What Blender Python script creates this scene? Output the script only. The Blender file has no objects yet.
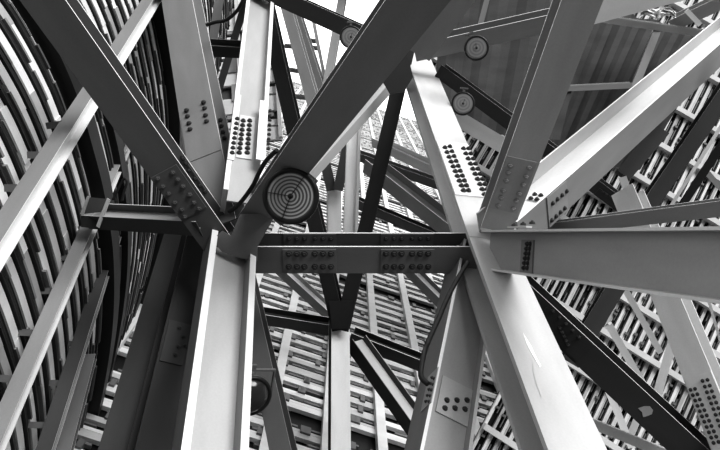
import bpy, bmesh, math, random
from mathutils import Vector, Matrix
random.seed(7)
SC = bpy.context.scene
COL = SC.collection
# ------------------------------------------------------------------ camera
F = 623.0                       # focal length in pixels of a 720 x 450 frame
P = math.radians(55)            # looking steeply up inside the tower
CAM = Vector((0, 0, 1.7))
RT = Vector((1, 0, 0)); FW = Vector((0, math.cos(P), math.sin(P))); UP = Vector((0, -math.sin(P), math.cos(P)))
cd = bpy.data.cameras.new('camera'); cam = bpy.data.objects.new('camera', cd); COL.objects.link(cam)
cam.location = CAM; cam.rotation_euler = (math.pi/2 + P, 0, 0)
cd.sensor_width = 36; cd.lens = 36*F/720; cd.clip_end = 400
SC.camera = cam
SC.view_settings.view_transform = 'Standard'
SC.view_settings.look = 'Medium High Contrast'

def ray(x, y): return RT*((x-360)/F) + UP*((225-y)/F) + FW
def at(x, y, d): return CAM + ray(x, y)*d
def proj(p):
    v = p-CAM; d = v.dot(FW)
    return 360+F*v.dot(RT)/d, 225-F*v.dot(UP)/d, d

# --------------------------------------------------------------- materials
MATS = {}
def steel(g, rough=.5, grain=.14, spec=.25):
    k = ('s', round(g, 3), rough, grain)
    if k in MATS: return MATS[k]
    m = bpy.data.materials.new('painted_steel_%02d' % int(g*100)); m.use_nodes = True
    nt = m.node_tree; b = nt.nodes['Principled BSDF']
    tc = nt.nodes.new('ShaderNodeTexCoord')
    n1 = nt.nodes.new('ShaderNodeTexNoise'); n1.inputs['Scale'].default_value = 2.2; n1.inputs['Detail'].default_value = 6
    n2 = nt.nodes.new('ShaderNodeTexNoise'); n2.inputs['Scale'].default_value = 38; n2.inputs['Detail'].default_value = 3
    mp = nt.nodes.new('ShaderNodeMapping'); mp.inputs['Scale'].default_value = (.35, 1.4, 1.4)
    nt.links.new(tc.outputs['Object'], mp.inputs['Vector'])
    nt.links.new(mp.outputs['Vector'], n1.inputs['Vector']); nt.links.new(tc.outputs['Object'], n2.inputs['Vector'])
    add = nt.nodes.new('ShaderNodeMath'); add.operation = 'MULTIPLY_ADD'; add.inputs[1].default_value = .35
    nt.links.new(n2.outputs['Fac'], add.inputs[0]); nt.links.new(n1.outputs['Fac'], add.inputs[2])
    mr = nt.nodes.new('ShaderNodeMapRange'); mr.inputs['From Min'].default_value = .35; mr.inputs['From Max'].default_value = 1.0
    mr.inputs['To Min'].default_value = g*(1-grain); mr.inputs['To Max'].default_value = g*(1+grain)
    nt.links.new(add.outputs[0], mr.inputs['Value'])
    cc = nt.nodes.new('ShaderNodeCombineColor')
    for i in range(3): nt.links.new(mr.outputs[0], cc.inputs[i])
    nt.links.new(cc.outputs[0], b.inputs['Base Color'])
    b.inputs['Roughness'].default_value = rough; b.inputs['Specular IOR Level'].default_value = spec
    MATS[k] = m; return m

def emit_free(g, name, rough=.3, metal=0.0, spec=.5):
    k = ('p', name)
    if k in MATS: return MATS[k]
    m = bpy.data.materials.new(name); m.use_nodes = True
    b = m.node_tree.nodes['Principled BSDF']
    b.inputs['Base Color'].default_value = (g, g, g, 1); b.inputs['Roughness'].default_value = rough
    b.inputs['Metallic'].default_value = metal; b.inputs['Specular IOR Level'].default_value = spec
    MATS[k] = m; return m

# ------------------------------------------------------------------ helpers
def link(name, me, parent=None, mats=()):
    o = bpy.data.objects.new(name, me); COL.objects.link(o)
    if me is not None:
        for m in mats:
            if len(me.materials) < len(mats): me.materials.append(m)
    if parent is not None: o.parent = parent
    return o
def tag(o, label, cat, group=None):
    o['label'] = label; o['category'] = cat
    if group: o['group'] = group
    return o
def mesh_from(bm, name):
    me = bpy.data.meshes.new(name); bmesh.ops.recalc_face_normals(bm, faces=bm.faces); bm.to_mesh(me); bm.free(); return me
def box(bm, x0, x1, y0, y1, z0, z1, mi=0, edge=None):
    """edge: axis letters whose faces get material 1"""
    vs = [bm.verts.new((x, y, z)) for x in (x0, x1) for y in (y0, y1) for z in (z0, z1)]
    fs = {'x': ((0,1,3,2), (4,6,7,5)), 'y': ((0,4,5,1), (2,3,7,6)), 'z': ((0,2,6,4), (1,5,7,3))}
    for ax, q in fs.items():
        for f in q:
            fc = bm.faces.new([vs[i] for i in f]); fc.material_index = 1 if (edge and ax in edge) else mi
def hexa(bm, c, mi=0):
    """eight corners, bottom four then top four"""
    vs = [bm.verts.new(p) for p in c]
    for f in ((0,3,2,1), (4,5,6,7), (0,1,5,4), (1,2,6,5), (2,3,7,6), (3,0,4,7)):
        bm.faces.new([vs[i] for i in f]).material_index = mi
def lathe(bm, prof, seg=40, mi=0):
    rings = []
    for r, z in prof:
        if r < 1e-5: rings.append([bm.verts.new((0, 0, z))])
        else: rings.append([bm.verts.new((r*math.cos(2*math.pi*i/seg), r*math.sin(2*math.pi*i/seg), z)) for i in range(seg)])
    for k, (a, b) in enumerate(zip(rings, rings[1:])):
        m = mi[k] if isinstance(mi, (list, tuple)) else mi
        for i in range(seg):
            j = (i+1) % seg
            if len(a) == 1 and len(b) == 1: continue
            if len(a) == 1: f = bm.faces.new((a[0], b[i], b[j]))
            elif len(b) == 1: f = bm.faces.new((a[i], a[j], b[0]))
            else: f = bm.faces.new((a[i], a[j], b[j], b[i]))
            f.material_index = m; f.smooth = True
def catmull(pts, n=8):
    out = []; q = [pts[0]]+list(pts)+[pts[-1]]
    for i in range(1, len(q)-2):
        a, b, c, d = q[i-1:i+3]
        for k in range(n):
            t = k/n
            out.append(.5*((2*b)+(c-a)*t+(2*a-5*b+4*c-d)*t*t+(3*b-a-3*c+d)*t**3))
    out.append(pts[-1]); return out
def tube(bm, pts, r, seg=8):
    prev = None
    for i, p in enumerate(pts):
        t = (pts[min(i+1, len(pts)-1)]-pts[max(i-1, 0)]).normalized()
        a = t.cross(Vector((.3, .2, .93))).normalized(); b = t.cross(a)
        ring = [bm.verts.new(p+(a*math.cos(2*math.pi*k/seg)+b*math.sin(2*math.pi*k/seg))*r) for k in range(seg)]
        if prev:
            for k in range(seg):
                f = bm.faces.new((prev[k], prev[(k+1) % seg], ring[(k+1) % seg], ring[k])); f.smooth = True
        else: bm.faces.new(ring[::-1])
        prev = ring
    bm.faces.new(prev)

# shared bolt mesh: washer, hexagonal head and domed end
bm = bmesh.new()
lathe(bm, [(0, 0), (1.15, 0), (1.15, .15), (.0, .15)], 12)
lathe(bm, [(.0, .15), (.95, .15), (.95, .75), (.8, .85), (0, .85)], 6)
lathe(bm, [(.0, .85), (.45, .85), (.45, 1.15), (.3, 1.25), (0, 1.27)], 8)
for f in bm.faces: f.smooth = False
BOLT = mesh_from(bm, 'bolt')
BOLT.materials.append(steel(.05))
BOLT_L = BOLT.copy(); BOLT_L.materials.clear(); BOLT_L.materials.append(steel(.24))
BOLT_D = BOLT.copy(); BOLT_D.materials.clear(); BOLT_D.materials.append(steel(.09))

# ------------------------------------------------------- rolled steel member
class Beam:
    """H section. Its front rectangle runs between two image edges (1 and 2) at
    known distances; th rolls it about its own axis (+ shows the edge-2 side)."""
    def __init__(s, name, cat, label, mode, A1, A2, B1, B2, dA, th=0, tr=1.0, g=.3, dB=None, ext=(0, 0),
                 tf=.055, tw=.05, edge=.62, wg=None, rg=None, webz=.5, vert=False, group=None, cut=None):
        A1, A2, B1, B2 = [Vector(v) for v in (A1, A2, B1, B2)]
        ma = (A1+A2)/2; mb = (B1+B2)/2; ax = (mb-ma).normalized()
        wa = abs((A2-A1).cross(ax)); wb = abs((B2-B1).cross(ax))
        th = math.radians(th)
        if vert:
            ha = ray(*ma); hb = ray(*mb)
            dB = dA*math.hypot(ha.x, ha.y)/math.hypot(hb.x, hb.y)
        if dB is None: dB = dA*wa/wb
        PA = at(ma.x, ma.y, dA); PB = at(mb.x, mb.y, dB)
        d = (PB-PA).normalized(); v = CAM-(PA+PB)/2
        n = (v-d*v.dot(d)).normalized(); sv = d.cross(n)
        im = RT*(A2-A1).x-UP*(A2-A1).y
        if sv.dot(im) < 0: sv = -sv
        N = n*math.cos(th)-sv*math.sin(th); S = sv*math.cos(th)+n*math.sin(th)
        Y = N.cross(d); s.sg = 1 if Y.dot(S) > 0 else -1
        w = (wa*dA+wb*dB)/2/F/math.cos(th)
        L = (PB-PA).length
        s.w = w; s.t = t = w*tr; s.tf = f = w*tf; s.tw = w*tw; s.L = L; s.mode = mode
        M = Matrix.Identity(4)
        for i in range(3): M[i][0] = d[i]; M[i][1] = Y[i]; M[i][2] = N[i]; M[i][3] = PA[i]
        s.M = M; s.Mi = M.inverted()
        o = bpy.data.objects.new(name, None); COL.objects.link(o); o.matrix_world = M; o.empty_display_size = .2
        tag(o, label, cat, group); s.o = o; s.g = g
        x0, x1 = -ext[0], L+ext[1]
        em = steel(edge); fm = steel(g); wm = steel(g if wg is None else wg); rm = steel(g if rg is None else rg)  # web and rear flange greys also paint in lit and shaded sides
        h = w/2
        def part(nm, a, m, e):
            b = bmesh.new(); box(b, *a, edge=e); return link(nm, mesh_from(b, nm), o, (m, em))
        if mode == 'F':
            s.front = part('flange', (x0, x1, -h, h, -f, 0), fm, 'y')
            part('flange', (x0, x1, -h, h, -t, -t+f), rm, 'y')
            part('web', (x0, x1, -s.tw/2, s.tw/2, -t+f, -f), wm, '')
            s.zw = 0
        elif mode == 'W':
            z = -t*webz; s.zw = z+s.tw/2
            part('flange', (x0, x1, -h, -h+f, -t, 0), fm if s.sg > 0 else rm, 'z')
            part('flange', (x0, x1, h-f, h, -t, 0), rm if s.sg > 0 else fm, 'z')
            s.front = part('web', (x0, x1, -h+f, h-f, z-s.tw/2, z+s.tw/2), wm, '')
    def hit(s, x, y, face):
        o = s.Mi @ CAM; r = s.Mi.to_3x3() @ ray(x, y)
        if face == 'front': k = (0-o.z)/r.z
        elif face == 'rear': k = (-s.t+s.tf-o.z)/r.z
        elif face == 'web':
            k = (s.zw-o.z)/r.z if s.mode == 'W' else None
        elif face in ('side1', 'side2'):      # side of the web (F) seen from edge 1 / edge 2
            yy = s.sg*(-1 if face == 'side1' else 1)*s.tw/2; k = (yy-o.y)/r.y
        elif face in ('out1', 'out2'):
            yy = s.sg*(-1 if face == 'out1' else 1)*s.w/2; k = (yy-o.y)/r.y
        return o+r*k
    def nrm(s, face):
        if face in ('front', 'rear', 'web'): return Vector((0, 0, 1))
        return Vector((0, s.sg*(-1 if face[-1] == '1' else 1), 0))
    def plate(s, face, quad, bolts=(), r=.03, g=None, pt=.02, bm_=None, label=None):
        pts = [s.hit(x, y, face) for x, y in quad]
        lo = Vector([min(p[i] for p in pts) for i in range(3)]); hi = Vector([max(p[i] for p in pts) for i in range(3)])
        nn = s.nrm(face)
        if face == 'front' or face == 'rear':
            lo.y = max(lo.y, -s.w*.49); hi.y = min(hi.y, s.w*.49)
        if face.startswith('side'):
            lo.z = max(lo.z, -s.t+s.tf); hi.z = min(hi.z, -s.tf)
        if face == 'web':
            lo.y = max(lo.y, -s.w*.5+s.tf); hi.y = min(hi.y, s.w*.5-s.tf)
        for i in range(3):
            if abs(nn[i]) > .5:
                if nn[i] > 0: hi[i] = lo[i]+pt
                else: lo[i] = hi[i]-pt
            elif hi[i]-lo[i] < .02: hi[i] = lo[i]+.02
        b = bmesh.new(); c = (lo+hi)/2; e = (hi-lo)/2
        box(b, -e.x, e.x, -e.y, e.y, -e.z, e.z)
        po = link('splice_plate', mesh_from(b, 'splice_plate'), s.o, (steel(s.g if g is None else g),)); po.location = c
        if label: po['label'] = label
        q = nn.to_track_quat('Z', 'Y')
        for x, y in bolts:
            p = s.hit(x, y, face)+nn*pt
            bo = bpy.data.objects.new('bolt', bm_ or BOLT); COL.objects.link(bo); bo.parent = po
            bo.location = p-c; bo.rotation_mode = 'QUATERNION'; bo.rotation_quaternion = q; bo.scale = (r, r, r)
        return po
    def patch(s, name, face, poly, m, label, pt=.006):
        """a thin irregular paint patch lying on a face"""
        b = bmesh.new(); nn = s.nrm(face)
        top = [b.verts.new(s.hit(x, y, face)+nn*pt) for x, y in poly]
        b.faces.new(top)
        o = link(name, mesh_from(b, name), s.o, (m,)); o['label'] = label; return o

def grid(a, b, c, d, n, m):
    """n x m pixel points in the quad a(b along)-(c across)..."""
    a, b, c, d = [Vector(v) for v in (a, b, c, d)]
    out = []
    for i in range(n):
        for j in range(m):
            u = i/(n-1) if n > 1 else .5; v = j/(m-1) if m > 1 else 0
            p = (a*(1-u)+b*u)*(1-v)+(c*(1-u)+d*u)*v
            out.append((p.x, p.y))
    return out

exec_beams = []
#BEAMS
# ------------------------------------------------------------- front frame
b1 = Beam('diagonal_girder', 'girder', 'broad dark girder slanting from the top left corner toward the round floodlight', 'F',
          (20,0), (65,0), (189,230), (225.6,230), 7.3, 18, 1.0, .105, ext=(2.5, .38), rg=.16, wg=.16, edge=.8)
b1.plate('front', [(152,177), (177,165), (205,205), (178,222)],
         [(158,178), (163,186), (169,193), (175,202), (182,209), (185,216), (173,172), (178,179), (183,186), (190,194), (194,202), (199,208)], .036, bm_=BOLT_D)
b1.plate('rear', [(181,155), (198,178), (206,192)], [(183,158), (186,163), (189,170), (195,178), (200,185), (205,191)], .03)
b2 = Beam('diagonal_girder', 'girder', 'broad grey girder rising behind the round floodlight from the left node to the top centre', 'F',
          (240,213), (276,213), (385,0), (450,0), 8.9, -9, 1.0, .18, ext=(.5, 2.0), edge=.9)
b3 = Beam('diagonal_girder', 'girder', 'mid grey steep girder from the top edge, left of the pale bolted column', 'F',
          (161.7,0), (191.7,0), (194,210), (233,210), 12.3, 20, 1.0, .21, ext=(3, .3))
b3.plate('front', [(181,120), (216,120), (221,150), (190,155)],
         [(187,111), (188,117), (189.5,124), (190.5,130), (204,103), (205,109), (206,116), (207,122)], .04, pt=.012)
b3.plate('rear', [(219,118), (224,142)], [(221,121), (222,127), (223.5,133), (225,139)], .04)
b4 = Beam('upright_girder', 'column', 'pale column with rows of black bolts rising to the top edge left of centre', 'W',
          (247,0), (274,0), (227,165), (265,165), 13.2, -4, .8, .42, ext=(4, .6), tf=.12, edge=.8, webz=.5)
b4.plate('web', [(240,118), (254,118), (252,158), (236,158)], grid((243,122), (239,154), (249.5,122), (247,154), 8, 2), .04, g=.6)
b4.plate('front', [(231,96), (241,96), (233,160), (228,160)], grid((237,120), (232,154), (237,120), (232,154), 8, 1), .035, g=.75)
b4.plate('front', [(260,103), (271,103), (268,160), (257,160)], grid((270,112), (268,150), (270,112), (268,150), 9, 1), .03, g=.85)
c1 = Beam('upright_girder', 'column', 'pale channel shaped column running from the left node down to the bottom edge', 'W',
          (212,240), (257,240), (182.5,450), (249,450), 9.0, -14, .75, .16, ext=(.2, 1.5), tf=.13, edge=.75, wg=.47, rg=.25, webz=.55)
h1 = Beam('cross_girder', 'beam', 'short dark cross beam joining the left wall ribs to the left node', 'F',
          (97,229), (97,217), (188,236), (188,221), 9.7, 42, 1.2, .07, dB=9.0, ext=(.25, .2), wg=.5, rg=.12)
h2 = Beam('cross_girder', 'beam', 'dark horizontal beam with two bolted splices linking the left and right nodes', 'F',
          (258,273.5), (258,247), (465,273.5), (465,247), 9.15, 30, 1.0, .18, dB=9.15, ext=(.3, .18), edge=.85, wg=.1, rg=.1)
for xa in (284, 381):
    xs = [xa+5, xa+13, xa+20.5, xa+31, xa+39, xa+47]
    h2.plate('front', [(xa,249), (xa+52,249), (xa+52,272), (xa,272)], [(x, y) for y in (253, 266) for x in xs], .042, g=.19)
    h2.plate('rear', [(xa,233), (xa+52,233), (xa+52,245), (xa,245)], [(x, 238) for x in xs], .034, g=.12)
h3 = Beam('cross_girder', 'beam', 'deep plate girder coming from the right node out to the right edge, near the viewer', 'W',
          (480,230), (480,269), (720,226), (720,304), 8.75, 0, .5, .5, ext=(.0, 1.5), tf=.05, tw=.03, edge=.6, wg=.32, webz=.55)
h3.plate('web', [(525,240), (534,240), (533,274), (521,274)], grid((529,244), (525.5,268), (532,244), (529,268), 6, 2), .028, g=.2)
h3.plate('out1', [(507,228), (532,228)], grid((514,228), (532,226), (514,228), (532,226), 3, 1), .03, g=.6)
d1 = Beam('upright_girder', 'column', 'bright white column above the right node with black bolt rows, narrowing upward', 'F',
          (404,48), (426,48), (470,238), (508,238), 15.5, -32, .85, .6, dB=9.0, ext=(2.2, 0), tf=.11, edge=.5, wg=.7, rg=.7)
d1.plate('front', [(438,146), (478,146), (484,198), (456,193)],
         grid((444.5,149), (463,192), (449.5,148), (468,192), 10, 2)+grid((463,150), (484,196), (468,150), (489,196), 10, 2), .042, g=.85)
d1.plate('side1', [(436,178), (446,178), (458,224), (448,226)], grid((439,181), (452,222), (444,181), (457,222), 9, 2), .045, g=.6)
c2 = Beam('upright_girder', 'column', 'bright white column below the right node with peeling paint, widening to the bottom edge', 'F',
          (470,238), (508,238), (549,450), (607,450), 9.0, -32, 1.0, .54, ext=(0, 1.5), tf=.13, edge=.42, wg=.3, rg=.4)
c3 = Beam('upright_girder', 'column', 'grey trough shaped column with six bolts standing just left of the bright white column', 'W',
          (463,247), (500,247), (421,450), (472,450), 9.5, -24, .8, .17, ext=(.1, 1.5), tf=.07, edge=.75, wg=.36, rg=.25, webz=.3)
c3.plate('web', [(439,392), (474,392), (470,415), (438,413)], [(446,401), (456,401), (466,401), (444,409), (454,409), (464,410)], .032, g=.42)
c3.plate('out1', [(430,376), (437,376), (430,404), (423,404)], grid((433,378), (427,402), (435,379), (430,402), 5, 2), .02, g=.32, pt=.01)
b5 = Beam('diagonal_girder', 'girder', 'bright topped girder climbing from the right node to the upper right edge', 'F',
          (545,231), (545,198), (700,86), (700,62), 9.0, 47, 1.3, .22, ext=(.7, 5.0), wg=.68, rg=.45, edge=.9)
b5.plate('front', [(548,196), (566,190), (566,215), (548,222)], grid((551,203), (565,191), (550,220), (563,208), 4, 2), .032, g=.24)
b5.plate('side2', [(527,200), (540,192), (545,198)], [(531,200), (537,201), (535,196), (541,197)], .036, g=.8)
b6 = Beam('diagonal_girder', 'girder', 'wide grey girder dropping from the top edge right of centre onto the right node', 'F',
          (562,0), (603,0), (482,225), (515,225), 7.0, -15, 1.0, .36, dB=8.7, ext=(2.0, .1), edge=.9)
b6.plate('front', [(508,158), (537,162), (516,212), (489,207)],
         [(510,165), (508,172), (506,180), (503,190), (501,197), (498,205), (529,167), (526,176), (523,184), (519,193), (516,200), (513,208)], .036, g=.3, bm_=BOLT_L)
b7 = Beam('diagonal_girder', 'girder', 'grey girder along the top edge right of the wide grey girder', 'F',
          (585,26), (585,-30), (735,-14), (735,-60), 8.2, 0, .8, .26, ext=(.0, 1))
b8 = Beam('diagonal_girder', 'girder', 'smooth grey girder stub at the top centre behind the broad rising girder', 'F',
          (405,50), (432,57), (447,-20), (485,-12), 9.2, -6, .9, .25, ext=(.05, 1.0))
s1 = Beam('diagonal_girder', 'girder', 'long black girder with a pale paint patch descending right to the bottom right corner', 'F',
          (548,339), (548,301), (690,471), (690,434), 9.6, 17, 1.0, .055, dB=9.0, ext=(1.4, 1.6))
s1.plate('front', [(548,306), (572,316), (590,350), (556,342)], grid((553,311), (579,337), (560,328), (568,345), 5, 2), .032, g=.05, pt=.012)
s1.patch('paint_patch', 'front', [(638,408), (644,406), (650,406), (653,410), (652,414), (647,416), (643,417), (642,412)], steel(.45), 'pale grey patch of bare primer')
s2 = Beam('upright_girder', 'column', 'light grey column with double rows of black bolts at the lower right edge', 'F',
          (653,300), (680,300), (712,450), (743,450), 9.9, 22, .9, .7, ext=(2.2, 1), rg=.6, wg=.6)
s2.plate('front', [(690,378), (722,378), (742,448), (712,448)],
         grid((691,390), (714,443), (695.5,389), (719,442), 11, 2)+grid((703,381), (727,443), (708,380), (732,442), 12, 2), .024, g=.7, pt=.012)
s3 = Beam('cross_girder', 'beam', 'thin pale beam crossing under the black girder at the bottom edge', 'F',
          (590,428), (590,418), (665,459), (665,449), 9.8, 8, 1.0, .95, dB=9.6, ext=(.5, 1))
m1 = Beam('diagonal_girder', 'girder', 'plain grey slanting girder in the lower left, left of the pale channel column', 'F',
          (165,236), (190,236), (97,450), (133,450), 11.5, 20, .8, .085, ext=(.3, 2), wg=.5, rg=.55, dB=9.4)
m2 = Beam('diagonal_girder', 'girder', 'near black girder wedged between the plain grey girder and the pale channel column', 'F',
          (192,240), (222,240), (130,450), (190,450), 10.4, -12, .9, .03, dB=8.6, ext=(.3, 1.5), edge=.12)
m2.plate('front', [(170,322), (190,325), (182,366), (160,358)], [(179,328), (183,337), (178,347), (175,355), (185,346)], .034, g=.05)
m3 = Beam('diagonal_girder', 'girder', 'dark grey girder descending right of the pale channel column behind the hanging lamp', 'F',
          (242,300), (255,300), (267,450), (293,450), 10.6, 22, .8, .13, ext=(1, 1.2), dB=8.0, edge=.2, rg=.05)
h4 = Beam('cross_girder', 'beam', 'slim grey beam rising slightly above the deep plate girder toward the right edge', 'F',
          (500,241), (500,230), (720,217), (720,201), 10.6, 12, 1.0, .22, ext=(.2, 1.5), edge=.85)
k1 = Beam('diagonal_girder', 'girder', 'pale slender brace running just under the broad rising girder', 'F',
          (391,92), (398,75), (315,181), (308,174), 11.5, 40, 1.3, .5, dB=11.0, ext=(.1, .4), wg=.6)
# ------------------------------------------------------------- second frame
v1 = Beam('diagonal_brace', 'brace', 'black brace leaning from upper right of centre down to the head of the white post', 'F',
          (391,84), (407,84), (336,326), (349,326), 14.2, 4, .9, .035, dB=14.0, ext=(1.0, .1), edge=.12)
v2 = Beam('diagonal_brace', 'brace', 'black brace descending from beside the pale bolted column to the head of the white post', 'F',
          (256,0), (271,0), (331,326), (345,326), 14.0, 14, .9, .035, dB=14.0, ext=(.2, .1), edge=.12)
p1 = Beam('steel_prop', 'post', 'white post standing at the bottom centre under the meeting point of two black braces', 'F',
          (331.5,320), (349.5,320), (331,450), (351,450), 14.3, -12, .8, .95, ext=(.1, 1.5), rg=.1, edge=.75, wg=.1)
p2 = Beam('steel_prop', 'post', 'tall white post behind the long horizontal beam, right of the shorter post', 'W',
          (348,112), (361.5,112), (343,250), (357.5,250), 15.4, -8, .4, .95, tf=.2, dB=15.0, edge=.97, wg=.95)
p3 = Beam('steel_prop', 'post', 'short white post between the round floodlight and the tall white post', 'F',
          (328,186), (341,186), (328,262), (342,262), 17.0, -8, .8, .95, dB=16.5)
v3 = Beam('diagonal_brace', 'brace', 'small dark grey brace leaning right onto the short white post', 'F',
          (346,128), (356,128), (333,190), (343,190), 16.6, 0, .8, .1, dB=16.6)
v4 = Beam('diagonal_brace', 'brace', 'small dark grey brace leaning left onto the short white post', 'F',
          (312,128), (322,128), (326,190), (337,190), 16.7, 0, .8, .1, dB=16.7)
x1 = Beam('cross_girder', 'beam', 'dark level beam left of the white post, below the long horizontal beam', 'F',
          (252,323), (252,313), (334,336.5), (334,326), 14.6, 36, 1.1, .06, dB=14.6, ext=(.3, .0), edge=.85, wg=.05, rg=.05)
x2 = Beam('cross_girder', 'beam', 'dark beam sloping down right of the white post toward the trough shaped column', 'F',
          (350,344), (350,333), (430,376), (430,364), 14.6, 36, 1.0, .06, dB=14.2, ext=(0, .8), edge=.85, wg=.05, rg=.05)
x3 = Beam('diagonal_brace', 'brace', 'dark edged brace with a lit web falling right from the head of the white post', 'F',
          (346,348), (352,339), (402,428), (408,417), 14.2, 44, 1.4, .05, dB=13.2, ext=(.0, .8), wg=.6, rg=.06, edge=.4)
x4 = Beam('diagonal_brace', 'brace', 'grey bright-webbed brace falling right toward the white post under the left splice', 'F',
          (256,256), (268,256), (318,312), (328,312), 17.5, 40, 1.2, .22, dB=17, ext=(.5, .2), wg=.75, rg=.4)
x5 = Beam('diagonal_brace', 'brace', 'grey brace falling right under the right hand splice toward the trough shaped column', 'F',
          (392,262), (403,262), (436,306), (447,306), 18, 40, 1.2, .2, dB=17.5, ext=(.2, 1), wg=.55, rg=.2)
x6 = Beam('diagonal_brace', 'brace', 'white edged grey brace sloping right behind the foot of the bolted white column', 'F',
          (374,182), (382,172), (440,234), (447,224), 21, 38, 1.2, .25, dB=19, ext=(.8, 1), wg=.4, rg=.3, edge=.9)
x7 = Beam('cross_girder', 'beam', 'grey beam sloping gently across the far wall beside the bolted white column', 'F',
          (372,166), (372,158), (446,193), (446,184), 23, 25, 1.0, .14, dB=22, ext=(1, 1), rg=.3)
x8 = Beam('cross_girder', 'beam', 'dark grey beam on the far wall above the right splice of the horizontal beam', 'F',
          (368,214), (368,204), (430,240), (430,231), 21.5, 25, 1.0, .1, dB=20.5, ext=(.6, .6), edge=.8)
x9 = Beam('diagonal_brace', 'brace', 'pale brace high on the far wall between the black brace and bolted white column', 'F',
          (384,153), (389,146), (432,176), (437,169), 27, 35, 1.0, .6, dB=25, ext=(1, 1), wg=.7)
# top centre lattice against the sky
t1 = Beam('cross_girder', 'beam', 'black beam crossing the bright opening at the top, carrying a small round lamp', 'F',
          (270,2), (284,-8), (346,38), (354,22), 13.2, 8, .9, .04, dB=12.6, ext=(1, .8), edge=.7)
t2 = Beam('diagonal_brace', 'brace', 'grey brace in the bright opening, right beside the black brace', 'F',
          (281,8), (291,8), (303,92), (316,92), 20, 14, 1.0, .2, dB=18, ext=(1.5, 1.5))
t3 = Beam('diagonal_brace', 'brace', 'thin grey brace in the bright opening, second from the left', 'F',
          (291,8), (298,8), (313,78), (321,78), 22, 20, 1.0, .18, dB=20, ext=(1, 1.5))
t4 = Beam('diagonal_brace', 'brace', 'grey brace leaning left in the bright opening below the small round lamp', 'F',
          (333,28), (340,28), (322,84), (331,84), 21, 12, 1.0, .25, dB=20, ext=(2, 1.5))
t5 = Beam('diagonal_brace', 'brace', 'grey brace in the bright sky opening at the very top edge above the black beam', 'F',
          (341,-14), (349,-14), (334,26), (342,26), 22, 0, 1.0, .3, dB=22, ext=(1, .3))
t6 = Beam('steel_prop', 'post', 'slim pale upright in the middle of the bright sky opening', 'F',
          (312,24), (316,24), (322,72), (325,72), 27, 0, 1.0, .5, dB=26, ext=(.5, 1))
for i, (ya, yb) in enumerate(((38, 40), (45, 47), (67, 70), (94, 97))):
    Beam('cross_bar', 'bar', ['short grey bar at the top of the bright opening', 'short grey bar in the bright opening, second from the top',
         'short grey bar at mid height of the bright opening', 'lowest short grey bar of the bright opening'][i], 'F',
         ((300, 284, 278, 283)[i], ya+3), ((300, 284, 278, 283)[i], ya), ((316, 318, 300, 312)[i], yb+4), ((316, 318, 300, 312)[i], yb), 28, 20, 1, .3, dB=28)
# between the two upper left girders
g1 = Beam('cross_girder', 'beam', 'dark level beam between the mid grey steep girder and the pale bolted column', 'F',
          (206,56), (206,46), (250,59), (250,48), 14.5, 34, 1.0, .05, dB=14.5, wg=.1, rg=.12, edge=.2)
g2 = Beam('diagonal_brace', 'brace', 'dark slanting brace under the level beam beside the pale bolted column', 'F',
          (236,22), (243,22), (214,92), (222,92), 15.5, 0, 1.0, .08, dB=15.5, ext=(1, 1))
g3 = Beam('diagonal_brace', 'brace', 'grey upright brace at the top edge right of the mid grey steep girder', 'F',
          (216,-8), (225,-8), (210,30), (219,30), 17, 0, 1.0, .2, dB=17, ext=(1, 2))
# ------------------------------------------------------------- upper right
r1 = Beam('roof_joist', 'beam', 'grey beam under the dark roof deck, carrying the upper right round lamp', 'F',
          (433,58), (433,41), (560,30), (560,13), 13.5, 22, 1.0, .26, dB=13.0, ext=(.4, .8), rg=.2, wg=.25)
r2 = Beam('diagonal_girder', 'girder', 'long dark girder passing behind the wide grey girder and down to the slim grey beam', 'F',
          (434,76), (434,59), (632,222), (632,206), 14.0, 15, 1.0, .05, dB=13.0, ext=(-.12, .2), rg=.1, edge=.35)
r2.plate('front', [(598,190), (616,200), (616,206), (598,196)], [(603,192), (607,194.5), (611,197), (615,199.5)], .03, g=.05)
r3 = Beam('diagonal_girder', 'girder', 'lighter grey girder tucked under the long dark girder behind the lower roof lamp', 'F',
          (462,130), (462,112), (512,160), (512,142), 14.6, 0, .8, .55, dB=14.5, ext=(.2, .8))
r4 = Beam('roof_joist', 'beam', 'grey beam entering at the top right corner behind the glaring panel', 'F',
          (690,24), (690,11), (740,2), (740,-13), 15.5, 18, 1.0, .3, dB=14.5, ext=(.5, 1))
r5 = Beam('diagonal_girder', 'girder', 'dark grey girder slanting up right in front of the right slatted wall', 'F',
          (640,206), (659,206), (720,90), (738,90), 12.6, -16, .9, .08, dB=12.0, ext=(.2, 2.0), rg=.05, edge=.5)
r6 = Beam('diagonal_girder', 'girder', 'narrow black girder at the right edge beyond the dark grey one', 'F',
          (677,206), (686,206), (720,140), (730,140), 13.5, 0, 1.0, .04, dB=13.0, ext=(.2, 1.5), edge=.45)
r7 = Beam('diagonal_brace', 'brace', 'pale strip brace between the dark grey and narrow black girders at the right edge', 'F',
          (669,206), (673,206), (718,128), (722,128), 14.0, 0, 1.0, .5, dB=14.0, ext=(.2, 1.5))
r8 = Beam('diagonal_brace', 'brace', 'short pale brace leaning left at the right edge, over the slatted wall', 'F',
          (704,173), (708,170), (726,198), (730,194), 13.8, 0, .8, .5, dB=13.8, ext=(.1, .5))
r9 = Beam('diagonal_brace', 'brace', 'dark block of a brace end tucked under the bright topped girder above the slim beam', 'F',
          (619,168), (634,175), (645,138), (658,146), 14.5, 0, .8, .06, dB=14.5, ext=(.1, .4), edge=.1)
r10 = Beam('diagonal_brace', 'brace', 'pale plate brace in the corner between the dark girder and slim grey beam', 'F',
          (620,178), (625,176), (628,207), (637,203), 14.4, 0, .3, .45, dB=14.0)
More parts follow.
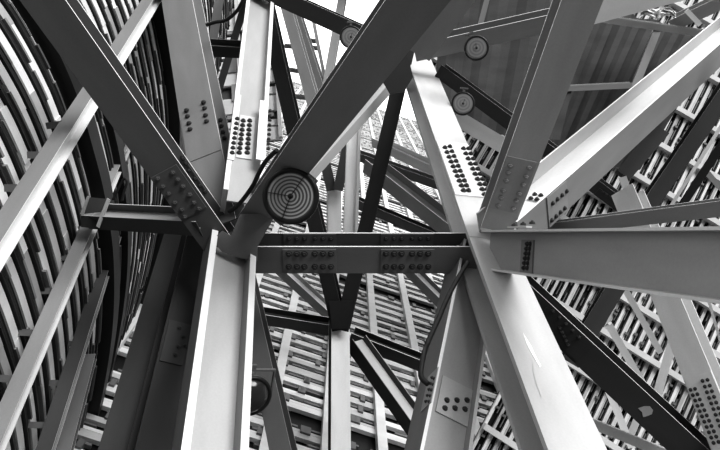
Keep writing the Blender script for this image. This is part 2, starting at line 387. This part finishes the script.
s7 = Beam('diagonal_girder', 'girder', 'short dark girder rising behind the deep plate girder from the long black girder', 'F',
          (584,324), (598,334), (607,286), (622,294), 12.5, -10, 1.0, .05, dB=12.5, ext=(.8, .8), edge=.5)
s4 = Beam('diagonal_brace', 'brace', 'pale brace crossing the slats between the black girder and light grey column', 'F',
          (622,290), (629,290), (655,349), (662,349), 13.2, 0, 1, .7, dB=13.2, ext=(.5, .1))
s5 = Beam('diagonal_brace', 'brace', 'pale brace end touching the upper side of the long black girder', 'F',
          (606,326), (612,324), (634,377), (641,372), 13.0, 0, 1, .75, dB=13.0, ext=(.0, .3))
s6 = Beam('diagonal_brace', 'brace', 'pale brace rising right into the light grey column from the black girder', 'F',
          (652,400), (659,402), (668,340), (676,346), 13.1, 0, 1, .7, dB=13.1, ext=(.4, .2))
s8 = Beam('diagonal_brace', 'brace', 'pale brace below the long black girder near the bottom edge', 'F',
          (600,380), (608,380), (622,432), (629,432), 12.5, 0, 1, .65, dB=12.0, ext=(.3, .3))
s9 = Beam('diagonal_brace', 'brace', 'short pale brace leaning right below the long black girder', 'F',
          (626,438), (632,440), (638,408), (645,411), 12.4, 0, 1, .65, dB=12.4, ext=(.1, .3))
s10 = Beam('steel_prop', 'post', 'thin white rod at the right edge beyond the light grey column', 'F',
           (709,306), (711.5,306), (722,352), (725,352), 12.5, 0, 1, .8, dB=12.5, ext=(.2, .4))
# ------------------------------------------------------------- left wall rails (true verticals)
l1 = Beam('cladding_rail', 'rail', 'upper pale rail slanting across the curved left wall from the left edge to the top', 'F',
          (142,0), (152,0), (-9,225), (10,225), 12.4, 45, .9, .22, ext=(4, 1.2), vert=True, wg=.75, rg=.75, edge=.85)
l2 = Beam('cladding_rail', 'rail', 'middle pale rail on the left wall running down to the lower left corner', 'F',
          (80,230), (91,230), (12.5,375), (30,375), 10.0, 28, .8, .24, ext=(9, 2), vert=True, rg=.6, edge=.75)
l3 = Beam('cladding_rail', 'rail', 'dark rail on the left wall, third from the left edge at the bottom', 'F',
          (87,300), (98,300), (35,450), (52,450), 10.9, 20, .7, .06, ext=(9, 1.5), vert=True, rg=.2, edge=.8)
l4 = Beam('cladding_rail', 'rail', 'grey rail nearest the black rib at the bottom left', 'F',
          (73,390), (86,390), (57,450), (70,450), 10.8, 18, .7, .2, ext=(.8, 1.5), vert=True, rg=.1, edge=.8)
BR = steel(.14)
def bracket(bm_owner, xa, ya, xb, yb, d):
    lo, hi = -12.0, bm_owner.L+4            # find the rail's own distance at this height
    for _ in range(40):
        mid = (lo+hi)/2; v = proj(bm_owner.M @ Vector((mid, 0, 0)))
        if v[1] < ya: lo = mid
        else: hi = mid
    d = v[2]+.12
    a = at(xa, ya, d); b = at(xb, yb, d); m = bm_owner.Mi
    ax = (b-a).normalized(); n = (CAM-a).normalized(); u = ax.cross(n).normalized(); n = u.cross(ax)
    h = .045; q = bmesh.new()
    hexa(q, [m @ (p+u*i+n*j) for j in (-.18, 0) for p, i in ((a, -h), (b, -h), (b, h), (a, h))])
    link('bracket', mesh_from(q, 'bracket'), bm_owner.o, (BR,))
for o_, lst in ((l1, ((4,188,24,188,8.6), (27,155,44,155,9.8), (46,126,62,124,10.8))),
                (l2, ((33,291,50,291,9.9), (50,257,70,258,10.6), (12,332,34,333,8.9), (66,229,82,229,11.0), (-4,378,12,379,8.3))),
                (l3, ((55,343,74,344,11.0), (72,308,86,308,11.6), (39,383,60,383,10.3), (23,425,45,425,9.7), (80,279,97,279,12)))):
    for q in lst: bracket(o_, *q)
def end_strip(bo, pix, d, g, nm='end_plate_strip'):
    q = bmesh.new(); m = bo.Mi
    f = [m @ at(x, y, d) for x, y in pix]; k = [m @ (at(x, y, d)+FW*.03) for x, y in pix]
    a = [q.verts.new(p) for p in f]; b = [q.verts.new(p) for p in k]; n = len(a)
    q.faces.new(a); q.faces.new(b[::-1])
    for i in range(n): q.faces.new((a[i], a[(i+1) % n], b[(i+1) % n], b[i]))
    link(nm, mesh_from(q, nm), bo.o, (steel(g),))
end_strip(h1, [(96,226), (99,228), (110,200), (107,198)], 9.55, .6)  # pale strip put in for the lit side of the middle rail
end_strip(h1, [(80,214), (83,215), (89,197), (87,196)], 9.62, .4)
end_strip(h1, [(81,216), (99,218), (99,229), (81,227)], 9.66, .04)
end_strip(h1, [(88,197), (108,199), (100,212), (83,214)], 9.75, .08)
# gusset plates at the two near nodes
def gusset(label, pix, d, g, th=.04):
    q = bmesh.new(); c = at(sum(p[0] for p in pix)/len(pix), sum(p[1] for p in pix)/len(pix), d)
    f = [at(x, y, d)-c for x, y in pix]; a = [q.verts.new(p) for p in f]; b = [q.verts.new(p+FW*th) for p in f]; n = len(a)
    q.faces.new(a); q.faces.new(b[::-1])
    for i in range(n): q.faces.new((a[i], a[(i+1) % n], b[(i+1) % n], b[i]))
    o = link('gusset_plate', mesh_from(q, 'gusset_plate'), None, (steel(g),)); o.location = c
    tag(o, label, 'plate')
gusset('dark gusset plate at the left node, below and left of the round floodlight',
       [(212,240), (222,231), (231,236), (240,214), (276,214), (257,247), (257,261), (240,258), (222,252)], 8.9, .15)
# dark joint box over the white post
gusset('black joint plate capping the white post where two braces meet', [(329,301), (353,301), (350,329), (332,329)], 13.9, .035)

gusset('dark joint plate under the broad rising girder, between the pale slender brace and bright column',
       [(383,82), (398,63), (404,48), (410,64), (413,77), (404,92), (390,94)], 11.0, .03)
# ------------------------------------------------------------------ lamps
LENS = [emit_free(.10, 'lamp_glass_dark', .18), emit_free(.4, 'lamp_glass_pale', .3)]
LENS2 = [emit_free(.15, 'lamp_glass_grey', .12), emit_free(.2, 'lamp_glass_mid', .15)]
HOUS = steel(.03, .4); RIM = steel(.02, .35)
def floodlight(label, px, py, rp, d, face=(0, 0, 1), rings=7, dark=False, yoke=(0, 1), yl=1.25):
    """face: direction of the lens in camera axes (right, up, towards viewer)"""
    R = rp*d/F; c = at(px, py, d)
    n = (RT*face[0]+UP*face[1]-FW*face[2]).normalized()
    o = bpy.data.objects.new('floodlight', None); COL.objects.link(o)
    y = (RT*yoke[0]+UP*yoke[1]); y = (y-n*y.dot(n)).normalized(); x = y.cross(n)
    M = Matrix.Identity(4)
    for i in range(3): M[i][0] = x[i]; M[i][1] = y[i]; M[i][2] = n[i]; M[i][3] = c[i]
    o.matrix_world = M; tag(o, label, 'floodlight')
    q = bmesh.new()
    lathe(q, [(.93*R, -.02*R), (.95*R, -.15*R), (.86*R, -.5*R), (.6*R, -.85*R), (.34*R, -1.0*R), (.3*R, -1.25*R), (0, -1.28*R)], 40)
    link('housing', mesh_from(q, 'housing'), o, (HOUS,))
    q = bmesh.new()
    lathe(q, [(.86*R, -.03*R), (.86*R, .07*R), (.9*R, .11*R), (.98*R, .1*R), (1.03*R, .05*R), (1.03*R, -.12*R), (.93*R, -.14*R)], 48)
    link('rim', mesh_from(q, 'rim'), o, (RIM,))
    q = bmesh.new(); pr = [(0, .10*R), (.1*R, .10*R)]; mi = [0]; n_ = rings
    for i in range(n_):
        r0 = .1+.78*i/n_; dr = .78/n_
        pr += [((r0+dr*.5)*R, (.075+.03*(1-r0*r0))*R), ((r0+dr)*R, (.03+.03*(1-r0*r0))*R)]
        mi += [1, 0]
    if dark: pr = [(0, .5*R), (.25*R, .48*R), (.5*R, .4*R), (.7*R, .28*R), (.84*R, .12*R), (.9*R, .0)]; mi = [0]*5
    lathe(q, pr, 48, mi)
    ms = (LENS if rings > 4 else LENS2) if not dark else [emit_free(.03, 'lamp_glass_black', .12), emit_free(.06, 'lamp_glass_smoked', .15)]
    lens = link('lens', mesh_from(q, 'lens'), o, ms)
    q = bmesh.new(); lathe(q, [(0, .15*R), (.09*R, .15*R), (.1*R, .05*R)], 16)
    link('hub', mesh_from(q, 'hub'), o, (RIM,))
    q = bmesh.new()
    for a in ((20, 185, 300) if rings > 4 else (75,)):
        a = math.radians(a); u = Vector((math.cos(a), math.sin(a), 0)); v = Vector((-u.y, u.x, 0))
        hexa(q, [p+k*v*.012*R+Vector((0, 0, z)) for z in (.09*R, .125*R) for p, k in ((u*.08*R, -1), (u*(.86 if rings > 4 else .4)*R, -1), (u*(.86 if rings > 4 else .4)*R, 1), (u*.08*R, 1))])
    link('lens_wire', mesh_from(q, 'lens_wire'), o, (RIM,))
    q = bmesh.new()
    if rings < 5 and not dark:
        box(q, -.1*R, .1*R, .8*R, 1.35*R, -.3*R, -.1*R); box(q, -.35*R, .35*R, 1.3*R, 1.42*R, -.35*R, -.05*R)
    for sx in ((-1, 1) if (rings >= 5 or dark) else ()):
        box(q, min(sx*1.0*R, sx*1.07*R), max(sx*1.0*R, sx*1.07*R), -.1*R, yl*R, -.28*R, -.1*R)
    if rings >= 5 or dark: box(q, -1.07*R, 1.07*R, yl*R, (yl+.08)*R, -.28*R, -.1*R)
    if rings >= 5 or dark: box(q, -.12*R, .12*R, (yl+.08)*R, (yl+.3)*R, -.26*R, -.12*R)
    link('yoke_bracket', mesh_from(q, 'yoke_bracket'), o, (steel(.12),))
    return o
floodlight('large round floodlight with ringed glass at the left node', 290.8, 196.3, 27.6, 7.6, (-.03, .0, 1), yoke=(.6, -.5), yl=.3, rings=6)
floodlight('small round lamp half hidden behind the broad rising girder at the top', 351, 37, 11, 12.0, (.1, -.05, 1), rings=3, yoke=(0, 1), yl=1.05)
floodlight('upper round lamp fixed to the grey roof beam at the right of centre', 476.5, 48, 12, 12.4, (-.1, -.1, 1), rings=3, yoke=(-.5, 1), yl=1.05)
floodlight('lower round lamp by the long dark girder right of the bright white column', 463, 103.5, 11.5, 12.8, (0, 0, 1), rings=3, yoke=(.1, 1), yl=1.05)
floodlight('dark hanging lamp peeping out behind the pale channel column', 250, 396, 21.5, 8.3, (.4, -.3, 1), rings=4, dark=True, yoke=(.1, 1), yl=1.2)

# ------------------------------------------------------------------ cables
BLK = steel(.015, .5)
def cable(label, pts, r):
    q = bmesh.new(); w = [at(*p) for p in pts]; c = w[0]
    tube(q, catmull([p-c for p in w]), r)
    o = link('power_cable', mesh_from(q, 'power_cable'), None, (BLK,)); o.location = c; tag(o, label, 'cable')
cable('black cable sagging beside the pale bolted column at the top left', [(206,25,12.0), (216,22,12.0), (226,20,12.0), (236,12,11.9), (242,2,11.8), (246,-10,11.8)], .035)
cable('thin black cable following the broad rising girder left of the floodlight', [(229,212,8.5), (240,203,8.4), (252,187,8.2), (259,173,8.1), (266,161,8.0), (277,150,7.8)], .03)
cable('black cable hanging along the left edge of the trough shaped column', [(468,262,8.6), (458,278,8.4), (447,299,8.1), (438,320,7.8), (428,342,7.5), (423,358,7.2), (421,376,7.0), (428,384,6.9)], .032)
cable('thin looped cable on the left wall above the short cross beam', [(113,200,10.2), (119,187,10.2), (124,179,10.2), (127,182,10.2), (124,192,10.2), (122,201,10.2)], .022)

# ------------------------------------------------------------------ left shell
A = [(-75,-120), (-45,-75), (-12,-35), (20,8), (48,58), (66,100), (80,145), (93,195), (102,255), (102,325), (92,395), (78,450), (52,530), (10,640)]
def hoop(h, inset=0.0):
    """the same curve at any height: points where the base hoop's plan stands"""
    return [Vector((p.x+inset, p.y, CAM.z+h)) for p in HP]
H0 = 9.0
raw = [at(x, y, H0/ray(x, y).z) for x, y in A]
HP = catmull([Vector((p.x, p.y, 0)) for p in raw], 6)
def ribbon(bm, h0, h1, in0, in1, i0=0, i1=None, mi=0):
    i1 = len(HP)-1 if i1 is None else i1
    rows = []
    for i in range(i0, i1+1):
        p = HP[i]; t = (HP[min(i+1, len(HP)-1)]-HP[max(i-1, 0)]).normalized(); nn = Vector((t.y, -t.x, 0))
        if nn.x < 0: nn = -nn
        rows.append([bm.verts.new((p+nn*a)+Vector((0, 0, CAM.z+h))) for a, h in ((in0, h0), (in1, h0), (in1, h1), (in0, h1))])
    for a, b in zip(rows, rows[1:]):
        for k in range(4):
            bm.faces.new((a[k], a[(k+1) % 4], b[(k+1) % 4], b[k])).material_index = mi
    bm.faces.new(rows[0]); bm.faces.new(rows[-1][::-1])
q = bmesh.new(); ribbon(q, 1.0, 46, -.22, -.12)
wl = link('wall_left', mesh_from(q, 'wall_left'), None, (steel(.05),)); wl['kind'] = 'structure'
PANEL = [steel(.85), steel(.7), steel(.8), steel(.42)]
h = 3.6; k = 0; n = len(HP)-1
while h < 30:
    st = .38
    q = bmesh.new(); i = random.randint(0, 3)-3
    while i < n:
        j = min(n, i+random.randint(4, 9))
        if j > max(i, 0): ribbon(q, h+.0, h+.17, -.1, -.02+random.uniform(-.02,.01), max(i, 0), j, random.randint(0, 3))
        i = j
        if i < n: i += 0
    link('curved_panel', mesh_from(q, 'curved_panel'), wl, PANEL)
    q = bmesh.new(); ribbon(q, h+.195, h+.225, -.15, .015); ribbon(q, h+.245, h+.275, -.15, .005)
    link('hoop_rail', mesh_from(q, 'hoop_rail'), wl, (steel(.03),))
    q = bmesh.new(); i = random.randint(0, 4)
    while i < n-2:
        j = min(n, i+random.randint(3, 6)); ribbon(q, h+.30, h+.345, -.12, .015+random.uniform(-.03, .03), i, j, random.randint(0, 1)); i = j+random.randint(0, 2)
    link('cleat_strip', mesh_from(q, 'cleat_strip'), wl, (steel(.22), steel(.12)))
    h += st; k += 1
def rib(label, h0, h1, in0, in1, g):
    q = bmesh.new(); ribbon(q, h0, h1, in0, in1); 
    o = link('curved_rib', mesh_from(q, 'curved_rib'), None, (steel(g),)); tag(o, label, 'rib')
rib('broad black curved rib sweeping down the left wall beside the dark corner girder', 8.95, 9.3, -.05, .22, .02)
rib('narrow black curved rib just right of the broad black rib', 10.1, 10.35, -.05, .13, .02)
rib('black curved rib left of the mid grey steep girder', 13.8, 14.5, -.05, .28, .02)

# ------------------------------------------------------------------ far wall (slats in bays)
def slat_wall(name, O, r, qd, nn, a_list, b0, b1, step, board, gmats, post_w, post_g, dark, jit=.4, post=True, thick=.12, start=None):
    q = bmesh.new()
    for a0, a1 in zip(a_list, a_list[1:]):
        s0 = b0 if start is None else start(a0)
        f = [O+r*a+qd*b-nn*.25 for a, b in ((a0, s0), (a1, s0), (a1, b1), (a0, b1))]
        hexa(q, [p-nn*.05 for p in f]+f)
    w = link(name, mesh_from(q, name), None, (steel(dark),)); w['kind'] = 'structure'
    for a0, a1 in zip(a_list, a_list[1:]):
        q = bmesh.new(); b = b0 if start is None else start(a0); row = 0
        while b < b1:
            row += 1
            if row % 9 == 7 and step > .3: b += step; continue
            hb = step*board*random.uniform(.85, 1.12)
            c = [(a0, b), (a1, b), (a1, b+hb), (a0, b+hb)]
            c2_ = [(a0, b+hb*.72), (a1, b+hb*.72), (a1, b+hb), (a0, b+hb)]
            c = c[:2]+[(a1, b+hb*.62), (a0, b+hb*.62)]
            hexa(q, [O+r*x+qd*y-nn*z for z in (.2, .2-thick) for x, y in c], random.randint(0, len(gmats)-2))
            if random.random() < .8: hexa(q, [O+r*x+qd*y-nn*z for z in (.2, .22-thick) for x, y in c2_], random.randint(0, len(gmats)-2))
            for _ in range(random.randint(0, 2)):      # small clips fixed over the boards
                x = a0+random.random()*.85*(a1-a0); e = step*.16
                hexa(q, [O+r*u+qd*v-nn*z for z in (.2, .14-thick) for u, v in ((x, b+hb*.5), (x+e*1.6, b+hb*.5), (x+e*1.6, b+hb+e), (x, b+hb+e))], len(gmats)-1)
            # broken narrow cleats in the dark gap
            x = a0+random.uniform(0, jit)*(a1-a0)
            while x < a1:
                x2 = min(a1, x+random.uniform(.15, .5)*(a1-a0))
                c = [(x, b+hb+step*.12), (x2, b+hb+step*.12), (x2, b+hb+step*.24), (x, b+hb+step*.24)]
                hexa(q, [O+r*u+qd*v-nn*z for z in (.2, .1) for u, v in c], len(gmats)-1)
                x = x2+random.uniform(.03, .3)*(a1-a0)
            b += step
        link('slat_panel', mesh_from(q, 'slat_panel'), w, gmats)
    if post:
        for a in a_list:
            q = bmesh.new()
            b0_ = b0 if start is None else start(a)
            c = [(a-post_w/2, b0_), (a+post_w/2, b0_), (a+post_w/2, b1), (a-post_w/2, b1)]
            hexa(q, [O+r*x+qd*y+nn*z for z in (-.1, .08) for x, y in c])
            link('mullion', mesh_from(q, 'mullion'), w, (steel(post_g),))
    return w
O = at(371, 300, 24); a18 = math.radians(18)
r_ = RT*math.cos(a18)-UP*math.sin(a18); q_ = ray(350, 20).normalized()
n_ = r_.cross(q_).normalized()
if n_.dot(CAM-O) < 0: n_ = -n_
slat_wall('wall_back', O, r_, q_, n_, [1.46*k for k in range(-9, 8)], -12, 62, .55, .58,
          (steel(.66), steel(.5), steel(.72), steel(.14)), .26, .66, .012)
# right wall: slats run up to the right
O = at(640, 330, 17.5); aa = math.radians(58)
r_ = (RT*math.cos(aa)+UP*math.sin(aa)+FW*.25).normalized(); q_ = (RT*math.cos(aa-math.pi/2)+UP*math.sin(aa-math.pi/2)-FW*.1).normalized()
n_ = r_.cross(q_).normalized()
if n_.dot(CAM-O) < 0: n_ = -n_
slat_wall('wall_right', O, r_, q_, n_, [-6.0, -4.6, -3.2, -1.9, -.6, .55, 1.7, 2.9, 4.1, 5.4, 6.8, 8.4, 10.2, 12, 14], -5.2, 8.5, .25, .5,
          (steel(.54), steel(.36), steel(.68), steel(.12)), .16, .55, .012, start=lambda a: -2.6-max(0, a+2)*1.1-(1.2 if a > .5 else 0))
# pale cladding behind the gap between the two upper left girders
O = at(222, 60, 22); r_ = (RT+UP*.1).normalized(); q_ = (UP-RT*.1+FW*.3).normalized(); n_ = r_.cross(q_).normalized()
if n_.dot(CAM-O) < 0: n_ = -n_
slat_wall('wall_corner', O, r_, q_, n_, [-1.8, -.6, .6, 1.9], -3.2, 5, 1.1, .8, (steel(.75), steel(.7), steel(.3)), .12, .6, .1)

# ------------------------------------------------------------------ roof decks
def deck(label, quad, d, n, g, amp=.10):
    """corrugated sheet: quad TL, TR, BR, BL with a distance for each corner"""
    c = [at(x, y, dd) for (x, y), dd in zip(quad, d)]; q = bmesh.new()
    nn = (c[1]-c[0]).cross(c[3]-c[0]).normalized()
    if nn.dot(CAM-c[0]) < 0: nn = -nn
    rows = []
    for i in range(n*4+1):
        u = i/(n*4); z = amp*(0, 1, 1, 0)[i % 4]
        rows.append([q.verts.new((c[0]*(1-u)+c[1]*u)*(1-v)+(c[3]*(1-u)+c[2]*u)*v+nn*z) for v in (0, 1)])
    top = []
    for a, b in zip(rows, rows[1:]): q.faces.new((a[0], b[0], b[1], a[1]))
    me = bpy.data.meshes.new('roof_deck'); q.to_mesh(me); q.free()
    o = link('roof_deck', me, None, (steel(g, .7, .35),)); tag(o, label, 'roof deck'); return o
deck('dark ribbed roof deck left of the wide grey girder, behind two round lamps', [(446,-30), (600,-30), (560,140), (430,130)], (16, 16, 15, 15), 4, .05, amp=.06)
deck('dark corrugated roof deck right of the wide grey girder', [(592,8), (720,36), (640,170), (535,160)], (17, 17, 16, 16), 5, .055)
e1 = Beam('roof_joist', 'beam', 'pale edge beam along the top of the corrugated roof deck', 'F',
          (604,22), (604,17), (712,39), (712,31), 15.6, 10, 1, .4, dB=15.6, ext=(.3, .3))
e2 = Beam('roof_joist', 'beam', 'pale flat bar crossing the middle of the corrugated roof deck', 'F',
          (560,92), (560,86), (632,88), (632,83), 15.2, 10, 1, .36, dB=15.2)
e3 = Beam('roof_joist', 'beam', 'grey rafter running down the corrugated roof deck from its top edge', 'F',
          (656,24), (663,26), (626,100), (634,100), 15.7, -8, 1, .22, dB=15.3, ext=(0, .4))
e4 = Beam('roof_joist', 'beam', 'slim grey rafter at the top left of the ribbed roof deck', 'F',
          (487,-10), (492,-10), (477,26), (483,26), 14.9, 0, 1, .2, dB=14.9, ext=(.2, .2))
e5 = Beam('roof_joist', 'beam', 'white pipe bracing the deck edge near the top right corner', 'F',
          (685,12), (688,9), (699,27), (702,23), 14.8, 0, 1, .9, dB=14.8)
# crumpled pale sheet that catches the light on the deck edge
q = bmesh.new(); c = at(656, 11, 15.2); G = {}
for i in range(12):
    for j in range(6):
        x = 640+36*i/11; y = 17-2*math.sin(i*.9)-(11-abs(i-6)*1.1)*j/5
        G[i, j] = q.verts.new(at(x, y, 15.2+random.uniform(-.15, .15))-c)
for i in range(11):
    for j in range(5): q.faces.new((G[i, j], G[i+1, j], G[i+1, j+1], G[i, j+1]))
o = link('plastic_sheet', mesh_from(q, 'plastic_sheet'), None, (emit_free(.95, 'white_plastic', .35),)); o.location = c
tag(o, 'crumpled white sheet glaring on top of the deck edge beam', 'sheet')
# scuffed paint on the bright column
W = steel(.98)
c2.patch('peeling_paint', 'front', [(523,333), (526,338), (531,346), (535,355), (541,366), (540,368), (534,358), (530,351), (526,343)], W, 'white streak of peeling paint')
c2.patch('peeling_paint', 'front', [(533,362), (536,368), (540,380), (543,396), (541,397), (536,384), (533,372)], steel(.55), 'grey streak of peeling paint')

# ------------------------------------------------------------------ light
w = bpy.data.worlds.new('sky'); SC.world = w; w.use_nodes = True; nt = w.node_tree
bg = nt.nodes['Background']; tc = nt.nodes.new('ShaderNodeTexCoord'); sx = nt.nodes.new('ShaderNodeSeparateXYZ')
nt.links.new(tc.outputs['Generated'], sx.inputs[0])
cr = nt.nodes.new('ShaderNodeValToRGB'); nt.links.new(sx.outputs['Z'], cr.inputs[0])
for e, (p, v) in zip((cr.color_ramp.elements[0], cr.color_ramp.elements[1]), ((0.0, .06), (.9, 1.0))): e.position = p; e.color = (v, v, v, 1)
for p, v in ((.12, .30), (.7, .42)):
    e = cr.color_ramp.elements.new(p); e.color = (v, v, v, 1)
nt.links.new(cr.outputs['Color'], bg.inputs['Color']); bg.inputs['Strength'].default_value = 2.3
def sun(name, dr, e, ang):
    l = bpy.data.lights.new(name, 'SUN'); l.energy = e; l.angle = math.radians(ang)
    o = bpy.data.objects.new(name, l); COL.objects.link(o)
    v = RT*dr[0]+UP*dr[1]-FW*dr[2]          # direction towards the light
    o.rotation_mode = 'QUATERNION'; o.rotation_quaternion = v.normalized().to_track_quat('Z', 'Y'); return o
sun('daylight', (.55, .75, .5), 3.6, 35)
sun('fill_sun_left', (-.8, .3, .5), .7, 50)  # weak fill sun added to lift left-facing sides, no seen source
# repeats of one kind carry one group phrase
GR = {'floodlight': 'round lamps fixed among the girders', 'cladding_rail': 'rails on the curved left wall', 'curved_rib': 'curved ribs of the left wall',
      'cross_bar': 'short bars in the bright opening', 'power_cable': 'cables strung along the steelwork', 'roof_deck': 'roof decks at the upper right',
      'roof_joist': 'beams under the roof decks', 'gusset_plate': 'joint plates at the nodes', 'steel_prop': 'slim upright posts',
      'upright_girder': 'large upright columns', 'cross_girder': 'level beams between the columns', 'diagonal_girder': 'large slanting girders',
      'diagonal_brace': 'slender slanting braces'}
for o in SC.objects:
    k = o.name.split('.')[0]
    if o.parent is None and k in GR: o['group'] = GR[k]
